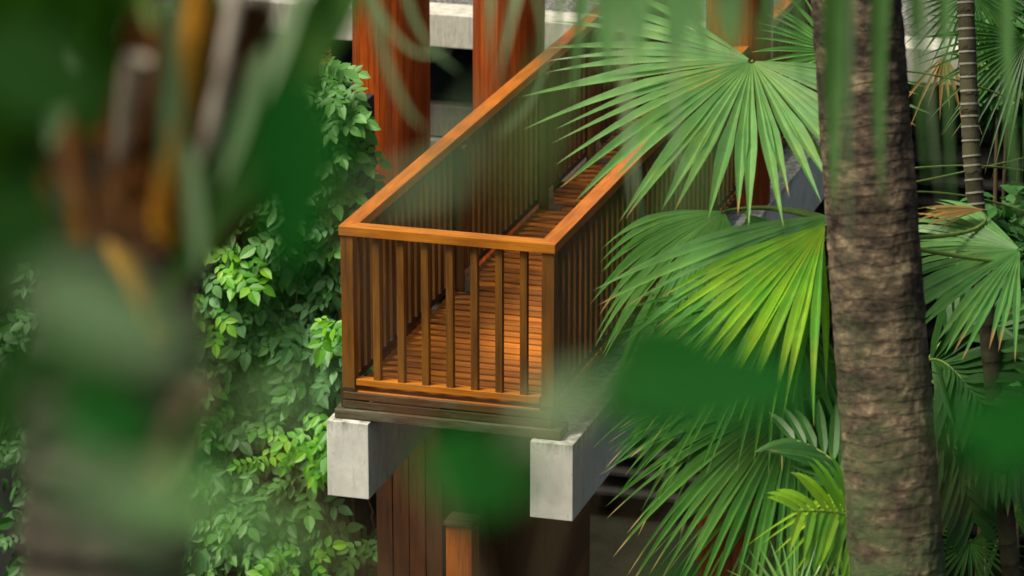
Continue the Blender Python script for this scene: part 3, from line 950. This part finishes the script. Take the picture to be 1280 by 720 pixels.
# (d) small fan palm lower right
cE = W(1230, 730, 22.0)
bE = V((cE.x, cE.y, 0))
pe = palm_thing('fan_palm', 'small shaded fan palm at the lower right corner beside the thick trunk', cE, bE, 'fan palms right of the bridge')
mb = MB()
trunk(mb, [bE, cE + V((0, 0, -0.6)), cE], lambda s: 0.06, 0.07, 18, 0.08, 6, 3, 0.2)
mb.build('trunk', M['bark_fan'], pe, attr='scar')
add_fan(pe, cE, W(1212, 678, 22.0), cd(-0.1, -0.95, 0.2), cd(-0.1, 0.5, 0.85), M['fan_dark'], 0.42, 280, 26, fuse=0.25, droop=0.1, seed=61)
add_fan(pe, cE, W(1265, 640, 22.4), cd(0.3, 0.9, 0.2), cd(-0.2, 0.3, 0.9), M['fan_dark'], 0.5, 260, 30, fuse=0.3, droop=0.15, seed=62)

# feather palms
def feather_palm(label, crown, fronds, seed, mat, width, group='feather palms right of the bridge', n=12, prof='ribbon'):
    b = V((crown.x + 0.1, crown.y + 0.1, 0))
    t = thing('feather_palm', label, 'palm', b, group)
    mb = MB()
    trunk(mb, [b, crown + V((0.02, 0, -0.8)), crown], lambda s: 0.05 - 0.015 * s, 0.12, 18, 0.03, seed, 3, 0.2)
    mb.build('trunk', M['bark_thin'], t, attr='scar')
    for i, (p1, p2, p3, L, nrm, nn, dr, mt) in enumerate(fronds):
        mb, sm = MB(), MB()
        pts = curve(crown, p1, p2, p3, 12)
        feather(mb, sm, pts, L, width, nn, 62, dr, 0.25, seed * 10 + i, prof, 0.3, nrm)
        lf = mb.build('frond', mt or mat, t)
        sm.build('rachis', M['petiole'], lf, smooth=True)
    return t
cF = W(1092, 668, 19.6)
feather_palm('small feather palm with short leaflets left of the thick trunk, above the lime fan leaf', cF,
    [(W(1078, 645, 19.5), W(1050, 636, 19.4), W(992, 640, 19.2), 0.46, cd(0.1, 0.45, 0.88), 9, 0.3, M['feather_bright']),
     (W(1080, 620, 19.7), W(1050, 560, 19.8), W(985, 548, 19.9), 0.42, cd(0.2, 0.6, 0.8), 9, 0.15, M['feather_dark'])], 7, M['feather_bright'], 0.026, n=8)
cG = W(1150, 470, 22.0)
feather_palm('dark feather palm with upright leaflets right of the thick trunk', cG,
    [(W(1160, 430, 21.9), W(1190, 450, 21.8), W(1225, 505, 21.6), 0.62, cd(-0.2, 0.3, 0.9), 13, 0.05, M['feather_dark']),
     (W(1180, 480, 21.9), W(1220, 520, 21.8), W(1290, 600, 21.6), 0.55, cd(0.2, 0.5, 0.85), 14, 0.25, M['feather_dark']),
     (W(1180, 400, 22.2), W(1240, 380, 22.2), W(1300, 440, 22.2), 0.6, cd(-0.1, 0.3, 0.9), 14, 0.25, M['feather_dark']),
     (W(1165, 520, 22.0), W(1200, 560, 22.0), W(1215, 650, 22.0), 0.4, cd(0, 0.4, 0.9), 12, 0.3, M['feather_dark'])], 8, M['feather_dark'], 0.03)

# (e) thick ringed palm trunk
q0, q1 = W(1121, 700, 18.6), W(1071, 10, 18.6)
bT = onground(q0, q1)
topT = q1 + (q1 - q0) * 1.1
pT = thing('palm_tree', 'palm with thick ringed brown trunk standing in front of the fan leaves', 'palm', (bT.x, bT.y, 0))
mb = MB()
trunk(mb, [bT, q0, q1, topT], lambda s: 0.258 - 0.054 * s, 0.072, 128, 0.028, 2, 9, 0.028)
mb.build('trunk', M['bark_big'], pT, attr='scar')
for i in range(9):
    a = 2 * math.pi * i / 9 + 0.3
    dv = V((math.cos(a), math.sin(a), 0))
    mb, sm = MB(), MB()
    pts = curve(topT, topT + dv * 0.5 + V((0, 0, 0.9)), topT + dv * 1.5 + V((0, 0, 0.9)), topT + dv * 2.3 + V((0, 0, 0.1)), 12)
    feather(mb, sm, pts, 0.6, 0.02, 22, 60, 0.5, 0.2, 200 + i, 'ribbon', 0.2, None, 0.2, 0.02)
    lf = mb.build('frond', M['feather_dark'], pT)
    sm.build('rachis', M['petiole'], lf, smooth=True)

# (f) slim ringed palm
q0, q1 = W(1231, 370, 21.6), W(1207, 0, 21.6)
qm = W(1214, 190, 21.6)
bS = onground(q0, qm)
topS = q1 + (q1 - qm) * 2.2
pS = thing('palm_tree', 'slim palm with thin grey stem and pale rings near the right edge', 'palm', (bS.x, bS.y, 0))
mb = MB()
path = [bS, q0, qm, q1, topS]
trunk(mb, path, lambda s: 0.055 - 0.010 * s, 0.15, 32, 0.02, 9, 12, 0.03)
mb.cur = 1
for i in range(24):
    tt = 0.03 + i * 0.042 + rnd.uniform(-0.008, 0.008)
    p = q0.lerp(qm, tt * 2) if tt < 0.5 else qm.lerp(q1, tt * 2 - 1)
    dq = ((qm - q0) if tt < 0.5 else (q1 - qm)).normalized()
    rr = 0.0525 - 0.003 * tt
    mb.tube([p - dq * 0.005, p + dq * 0.006], [rr + 0.002, rr + 0.0005], 24)
mb.build('trunk', [M['bark_thin'], M['ringpale']], pS, attr='scar')
for i in range(6):
    a = 2 * math.pi * i / 6 + 0.9
    dv = V((math.cos(a), math.sin(a), 0))
    mb, sm = MB(), MB()
    pts = curve(topS, topS + dv * 0.3 + V((0, 0, 0.7)), topS + dv * 0.9 + V((0, 0, 0.7)), topS + dv * 1.4 + V((0, 0, 0.0)), 10)
    feather(mb, sm, pts, 0.45, 0.016, 18, 60, 0.5, 0.2, 230 + i, 'ribbon', 0.2, None, 0.2, 0.012)
    lf = mb.build('frond', M['feather_dark'], pS)
    sm.build('rachis', M['petiole'], lf, smooth=True)

# (g) palm behind on the right with dry hanging leaves and thin arching stalks
cH = W(1330, 180, 22.5)
bH = V((cH.x, cH.y, 0))
pH = palm_thing('fan_palm', 'fan palm at the upper right edge with dry brown hanging leaves', cH, bH, 'fan palms right of the bridge')
mb = MB()
trunk(mb, [bH, cH + V((0, 0, -1)), cH], lambda s: 0.085, 0.07, 20, 0.08, 8, 3, 0.2)
mb.build('trunk', M['bark_fan'], pH, attr='scar')
add_fan(pH, cH, W(1215, -10, 22.4), cd(-0.1, -0.95, 0.1), cd(-0.1, 0.2, 0.95), M['feather_dark'], 0.5, 200, 26, fuse=0.3, droop=0.2, seed=71, dead=0.8)
add_fan(pH, cH, W(1180, 70, 22.7), cd(-0.1, -0.9, 0.1), cd(-0.3, 0.2, 0.9), M['dry'], 0.38, 90, 7, fuse=0.3, droop=0.3, seed=72, ragged=0.25)
add_fan(pH, cH, W(1285, 50, 22.2), cd(-0.2, -0.95, 0.1), cd(0.2, 0.25, 0.9), M['feather_dark'], 0.75, 200, 36, fuse=0.35, droop=0.25, seed=73)
for (a, b, c, d_) in (((1125, 212), (1190, 205), (1240, 205), (1290, 215)), ((1120, 240), (1180, 238), (1230, 245), (1290, 268)), ((1120, 88), (1180, 92), (1230, 108), (1290, 135)), ((1120, 232), (1160, 225), (1220, 212), (1290, 195))):
    sm = MB()
    sm.tube(curve(W(*d_, 22.2), W(*c, 22.0), W(*b, 21.8), W(*a, 21.6), 14), 0.006, 6)
    sm.build('leaf_stalk', M['petiole'], pH, smooth=True)

# ------------------------------------------------------------------ near, out-of-focus plants
# near palm on the left
ZN = 5.2
q0, q1 = W(132, 700, ZN), W(150, 330, ZN)
bN = onground(q0, q1)
pN = thing('palm_tree', 'blurred near palm at left with grey banded trunk and brown fibrous crown', 'palm', (bN.x, bN.y, 0))
mb = MB()
trunk(mb, [bN, q0, W(138, 520, ZN), q1, W(165, 180, ZN)], lambda s: 0.117 - 0.006 * s, 0.085, 40, 0.05, 5, 6, 0.15)
mb.build('trunk', M['bark_near'], pN, attr='scar')
# fibrous crown
mb = MB()
r = random.Random(77)
for i in range(220):
    a = r.uniform(0, 2 * math.pi)
    p = W(178 + math.cos(a) * 98, r.uniform(110, 330), ZN - 0.02 + math.sin(a) * 0.11)
    d = (up * 0.9 + rt * math.cos(a) * 0.35 - fw * math.sin(a) * 0.2 + V((r.gauss(0, .15), r.gauss(0, .15), 0)))
    leaflet(mb, p, d, cd(math.cos(a), 0.2, 0.8), r.uniform(0.08, 0.2), 0.018, 0.0, 0.5, 0, 4, 'ribbon')
mb.build('crown_fibre', M['fibre'], pN)
def stalk(parent, pts, w0, w1, mat, name='leaf_stalk'):
    """flattened sheath: thick ribbon through points"""
    mb = MB()
    n = len(pts)
    mb.tube(pts, [w0 + (w1 - w0) * i / (n - 1) for i in range(n)], 10)
    return mb.build(name, mat, parent, smooth=True)
stalk(pN, curve(W(205, 300, ZN - .1), W(215, 200, ZN - .2), W(236, 90, ZN - .3), W(262, -60, ZN - .35), 10), 0.024, 0.018, M['sheath_orange'])
stalk(pN, curve(W(180, 260, ZN - .1), W(182, 200, ZN - .12), W(190, 120, ZN - .12), W(196, 60, ZN - .1), 10), 0.014, 0.008, M['sheath_orange'])
stalk(pN, curve(W(150, 210, ZN - .1), W(156, 160, ZN - .16), W(163, 110, ZN - .18), W(173, 72, ZN - .2), 10), 0.010, 0.019, M['sheath_pale'])
stalk(pN, curve(W(246, 240, ZN - .1), W(262, 160, ZN - .12), W(280, 90, ZN - .12), W(300, -40, ZN - .1), 10), 0.010, 0.010, M['sheath_pale'])
stalk(pN, curve(W(110, 300, ZN - .1), W(95, 220, ZN - .12), W(90, 160, ZN - .12), W(92, 100, ZN - .1), 10), 0.022, 0.012, M['fibre'])
stalk(pN, curve(W(200, 420, ZN - .08), W(180, 360, ZN - .12), W(160, 330, ZN - .12), W(120, 290, ZN - .1), 10), 0.020, 0.012, M['sheath_orange'])
mb = MB()
for k in range(7):
    a = W(236 + k * 5, 470 + 6 * (k % 3), ZN - 0.10 - 0.004 * k)
    leaflet(mb, a, cd(-0.42, -0.9, 0.1), cd(0.35, 0.1, 0.9), 0.15 + 0.012 * (k % 4), 0.014, 0.0, 0.3, 0, 4, 'ribbon')
mb.build('peeling_sheath', M['sheath_tan'], pN)
# its fronds: rising out of the picture, leaflets crossing it
def near_blade(parent, a, b, w, mat, Za, Zb, bow=0.0, name='leaflet', twist=0.0):
    mb = MB()
    p, q = W(a[0], a[1], Za), W(b[0], b[1], Zb)
    d = q - p
    leaflet(mb, p, d, cd(0.2 + twist, 0.4, 0.85), d.length, w, bow, 0.2, 0, 10, 'ribbon')
    return mb.build(name, mat, parent)
FN = [
    ((455, -60), (190, 400), 0.034, 'near_deep', 4.9, 5.0),
    ((335, -60), (275, 300), 0.010, 'near_soft', 5.2, 5.2),
    ((300, 120), (225, 330), 0.012, 'near_dim', 4.9, 4.9),
    ((390, -60), (330, 130), 0.010, 'near_pale', 4.9, 4.8),
    ((330, 60), (275, 240), 0.010, 'near_pale', 4.6, 4.6),
    ((222, -50), (200, 235), 0.010, 'near_soft', 4.8, 4.8),
    ((205, -60), (235, 260), 0.008, 'near_pale', 4.7, 4.8),
    ((120, -60), (110, 180), 0.035, 'near_deep', 4.8, 5.0),
    ((60, -60), (20, 260), 0.05, 'near_deep', 4.7, 5.0),
    ((10, -60), (-10, 420), 0.05, 'near_deep', 4.8, 5.1),
    ((170, -60), (90, 90), 0.04, 'near_deep', 4.8, 5.0),
    ((95, 60), (60, 190), 0.014, 'near_pale', 4.6, 4.6),
    ((330, 0), (395, 280), 0.008, 'near_pale', 5.4, 5.4),
    ((235, 180), (250, 350), 0.010, 'near_pale', 4.5, 4.5),
    ((240, -60), (285, 230), 0.030, 'near_deep', 5.3, 5.3),
    ((60, 120), (50, 330), 0.030, 'near_deep', 5.2, 5.2),
]
for a, b, w, mt, za, zb in FN:
    near_blade(pN, a, b, w, M[mt], za, zb)
for i, (ax, ay, az) in enumerate(((268, -60, -.1), (285, -40, -.2), (196, 60, -.1), (92, 100, -.1))):
    c0 = W(ax, ay, ZN + az)
    dv = rt * (0.5 if i < 2 else -0.6) + hd * (0.3 - 0.25 * i)
    mb, sm = MB(), MB()
    pts = curve(c0, c0 + V((0, 0, 0.6)) + dv * 0.1, c0 + V((0, 0, 1.2)) + dv * 0.7, c0 + V((0, 0, 1.15)) + dv * 1.7, 12)
    feather(mb, sm, pts, 0.4, 0.014, 22, 60, 0.4, 0.2, 300 + i, 'ribbon', 0.35, None, 0.2, 0.016)
    lf = mb.build('frond', M['near_mid'], pN)
    sm.build('rachis', M['petiole'], lf, smooth=True)

# near broad-leaved shrub whose single leaves float out of focus
ZB = 2.5
bB2 = W(640, 900, ZB)
nb = thing('broadleaf_tree', 'blurred near tree with scattered broad deep green leaves before the bridge', 'tree', (bB2.x, bB2.y, 0))
tb = MB()
tb.tube([V((bB2.x, bB2.y, 0)), V((bB2.x, bB2.y, bB2.z * 0.6)) + rt * 0.02, bB2], [0.06, 0.04, 0.012], 10)
tr = tb.build('trunk', M['stem'], nb, smooth=True)
def broad(a, b, w, Z, mat='near_leaf', nrm=None, tw=True):
    mb = MB()
    p, q = W(a[0], a[1], Z), W(b[0], b[1], Z)
    d = q - p
    leaflet(mb, p, d, nrm or cd(0.1, 0.35, 0.9), d.length, w / F * Z / 2, 0.06, 0.15, 0, 10)
    lf = mb.build('leaf', M[mat], nb, smooth=True)
    if tw:
        sm = MB()
        sm.tube(curve(bB2, bB2.lerp(p, 0.4) + fw * -0.15, p.lerp(bB2, 0.15) + fw * 0.1, p, 10), 0.0011, 5)
        sm.build('twig', M['stem'], lf)
for a, b, w, Z in [((372, 90), (362, 340), 120, 2.6), ((520, 575), (685, 605), 120, 2.6), ((550, 560), (625, 650), 90, 2.7),
                   ((1010, 485), (690, 470), 115, 2.6), ((770, 425), (960, 500), 110, 2.7), ((890, 500), (740, 520), 80, 2.6),
                   ((80, 490), (200, 545), 110, 2.6), ((1320, 560), (1170, 510), 100, 2.6), ((1290, 480), (1230, 610), 90, 2.7),
                   ((820, 700), (870, 800), 60, 2.6), ((255, 500), (235, 650), 50, 2.6)]:
    broad(a, b, w, Z)
broad((735, 470), (640, 550), 58, 2.2, 'near_pale')
broad((610, 120), (520, 280), 26, 2.0, 'near_soft')
broad((700, 60), (640, 260), 22, 2.0, 'near_mid')
broad((880, 120), (850, 330), 24, 2.0, 'near_mid')
broad((585, 215), (440, 240), 24, 2.0, 'near_soft')
broad((30, 350), (250, 440), 110, 1.9, 'near_soft')
broad((50, 560), (230, 690), 74, 1.7, 'near_soft')
broad((150, 600), (330, 640), 50, 1.8, 'near_mid')
broad((300, 520), (420, 470), 24, 1.9, 'near_mid')
broad((20, 420), (180, 480), 90, 2.0, 'near_dim')
broad((330, 380), (300, 560), 36, 1.9, 'near_dim')
broad((260, 640), (420, 690), 34, 1.9, 'near_mid')
broad((810, 230), (780, 400), 34, 1.8, 'near_dim')
broad((-30, 60), (140, 130), 130, 2.6, 'near_dim')
broad((-20, 250), (80, 330), 130, 2.4, 'near_dim')
broad((-40, 560), (30, 420), 120, 2.3, 'near_dim')
broad((760, -40), (960, 60), 50, 2.2, 'near_mid')

# palm whose hanging leaflets cross the top of the view
ZH = 8.2
cO = W(2050, -480, ZH)
bO = V((cO.x + 0.1, cO.y, 0))
pO = thing('palm_tree', 'overhanging palm whose blurred pale leaflets hang across the top of the view', 'palm', (bO.x, bO.y, 0))
mb = MB()
trunk(mb, [bO, cO + V((0.03, 0, -3)), cO], lambda s: 0.10 - 0.02 * s, 0.09, 24, 0.03, 12, 3, 0.12)
mb.build('trunk', M['bark_thin'], pO, attr='scar')
HL = [  # x top, x end, y end, half width m, depth, material
    (1034, 1044, 270, 0.033, 8.2, 'near_mid'), (1080, 1104, 260, 0.022, 8.2, 'near_mid'), (1056, 1062, 330, 0.010, 8.1, 'near_pale'),
    (1128, 1158, 230, 0.012, 8.3, 'near_mid'), (1140, 1176, 260, 0.010, 8.0, 'near_pale'), (1170, 1177, 90, 0.014, 8.3, 'near_mid'),
    (1228, 1278, 300, 0.012, 8.0, 'near_mid'), (1246, 1268, 130, 0.012, 8.1, 'near_mid'),
    (1168, 1192, 280, 0.007, 7.8, 'near_mid'), (985, 1004, 120, 0.012, 8.1, 'near_mid'),
    (700, 690, 90, 0.010, 7.6, 'near_pale'), (728, 716, 130, 0.016, 7.6, 'near_mid'), (765, 760, 110, 0.018, 7.6, 'near_mid'),
    (800, 800, 95, 0.022, 7.6, 'near_mid'), (835, 838, 80, 0.020, 7.4, 'near_mid'), (868, 880, 90, 0.018, 7.6, 'near_mid'), (905, 922, 75, 0.016, 7.6, 'near_mid'),
    (945, 955, 80, 0.012, 7.7, 'near_mid'), (752, 800, 300, 0.010, 6.2, 'near_pale'), (830, 846, 260, 0.009, 6.2, 'near_pale'),
    (750, 752, 85, 0.030, 5.0, 'near_mid'), (790, 796, 70, 0.034, 5.0, 'near_mid'), (845, 850, 85, 0.032, 5.0, 'near_mid'), (905, 915, 70, 0.030, 5.1, 'near_mid'), (960, 975, 60, 0.02, 5.2, 'near_mid'),
    (610, 612, 90, 0.008, 7.4, 'near_pale'), (650, 620, 110, 0.010, 7.4, 'near_pale'),
]
rach = curve(cO, W(1700, -640, ZH), W(1000, -330, ZH - 0.2), W(560, -60, ZH - 0.7), 24)
sm = MB()
sm.tube(rach, [0.014 * (1 - 0.75 * i / 24) for i in range(25)], 6)
fr = sm.build('rachis', M['petiole'], pO, smooth=True)
def rach_at(px):
    best = min(rach, key=lambda p: abs(640 + F * (p - CAM).dot(rt) / (p - CAM).dot(fw) - px))
    return best
for (xt, xe, ye, w, Z, mt) in HL:
    p = rach_at(xt + 40)
    q = W(xe, ye, Z)
    k = W(xt, -30, Z)
    mb = MB()
    # ribbon through p, k, q
    pts = curve(p, p.lerp(k, 0.6) + V((0, 0, 0.04)), k.lerp(q, 0.3), q, 12)
    vs, fs = [], []
    nn = len(pts)
    for i, c in enumerate(pts):
        tg = (pts[min(i + 1, nn - 1)] - pts[max(i - 1, 0)]).normalized()
        s_ = tg.cross(cd(0.15, 0.2, 0.95)).normalized()
        t_ = i / (nn - 1)
        hw = w * min(1, 0.3 + t_ * 3) * (1 - max(0, (t_ - 0.5) / 0.5) ** 1.5) + 0.0006
        vs += [c - s_ * hw, c + fw * hw * 0.3, c + s_ * hw]
    for i in range(nn - 1):
        b = i * 3
        fs += [(b, b + 1, b + 4, b + 3), (b + 1, b + 2, b + 5, b + 4)]
    mb.add(vs, fs)
    mb.build('leaflet', M[mt], fr)
# arching leaflets that curl across the column and the left railing
for (a, b, c, d_, w, Z) in (((450, -60), (470, 40), (520, 90), (560, 60), 0.006, 7.0), ((500, -60), (505, 20), (530, 60), (575, 90), 0.006, 7.0),
                            ((640, -60), (700, 20), (690, 120), (620, 170), 0.005, 7.0), ((455, -80), (465, 60), (500, 140), (530, 160), 0.008, 6.4)):
    pts = curve(W(*a, Z), W(*b, Z), W(*c, Z), W(*d_, Z), 14)
    root = rach[-1]
    pts = [root, root.lerp(pts[0], 0.5) + V((0, 0, 0.03))] + pts
    mb = MB()
    vs, fs = [], []
    for i, c_ in enumerate(pts):
        tg = (pts[min(i + 1, len(pts) - 1)] - pts[max(i - 1, 0)]).normalized()
        s_ = tg.cross(cd(0.1, 0.3, 0.9)).normalized()
        hw = w * (1 - 0.9 * (i / (len(pts) - 1)) ** 3)
        vs += [c_ - s_ * hw, c_ + fw * hw * 0.3, c_ + s_ * hw]
    for i in range(len(pts) - 1):
        k = i * 3
        fs += [(k, k + 1, k + 4, k + 3), (k + 1, k + 2, k + 5, k + 4)]
    mb.add(vs, fs)
    mb.build('leaflet', M['near_pale'], fr)
for i in range(5):
    a = i * 1.1 - 0.6
    dv = V((math.cos(a), math.sin(a), 0))
    mb, sm = MB(), MB()
    pts = curve(cO, cO + dv * 0.3 + V((0, 0, 0.8)), cO + dv * 1.0 + V((0, 0, 0.8)), cO + dv * 1.7 + V((0, 0, 0.1)), 10)
    feather(mb, sm, pts, 0.5, 0.016, 20, 60, 0.5, 0.2, 400 + i, 'ribbon', 0.2, None, 0.2, 0.012)
    lf = mb.build('frond', M['near_mid'], pO)
    sm.build('rachis', M['petiole'], lf, smooth=True)

# ------------------------------------------------------------------ light
SUN_AZ_DIR = (-rt * 0.80 - hd * 0.35).normalized()     # horizontal direction toward the sun
ELEV = R(58)
to_sun = SUN_AZ_DIR * math.cos(ELEV) + V((0, 0, math.sin(ELEV)))
sl_ = bpy.data.lights.new('sun', 'SUN')
sl_.energy = 2.4
sl_.angle = R(18)
sl_.color = (1.0, 0.94, 0.80)
so = bpy.data.objects.new('sun', sl_)
COL.objects.link(so)
so.location = (0, 0, 30)
so.rotation_euler = to_sun.to_track_quat('Z', 'Y').to_euler()

wld = bpy.data.worlds.new('World')
scene.world = wld
wld.use_nodes = True
nt = wld.node_tree
nt.nodes.clear()
sky = nt.nodes.new('ShaderNodeTexSky')
sky.sky_type = 'NISHITA'
sky.sun_disc = False
sky.sun_elevation = ELEV
sky.sun_rotation = math.atan2(to_sun.x, to_sun.y)
sky.dust_density = 6.0
sky.air_density = 0.7
bg = nt.nodes.new('ShaderNodeBackground')
bg.inputs[1].default_value = 0.075
ow = nt.nodes.new('ShaderNodeOutputWorld')
warm = mixc(nt, 1.0, sky.outputs[0], (0.98, 0.97, 0.76), 'MULTIPLY')   # overcast, slightly warm daylight
nt.links.new(warm, bg.inputs[0])
nt.links.new(bg.outputs[0], ow.inputs[0])

scene.render.engine = 'CYCLES'
scene.cycles.use_denoising = True
scene.cycles.max_bounces = 7
scene.cycles.transparent_max_bounces = 8
scene.view_settings.view_transform = 'Standard'
scene.view_settings.look = 'None'
scene.view_settings.gamma = 1
scene.view_settings.exposure = 1.08
scene.view_settings.use_curve_mapping = False
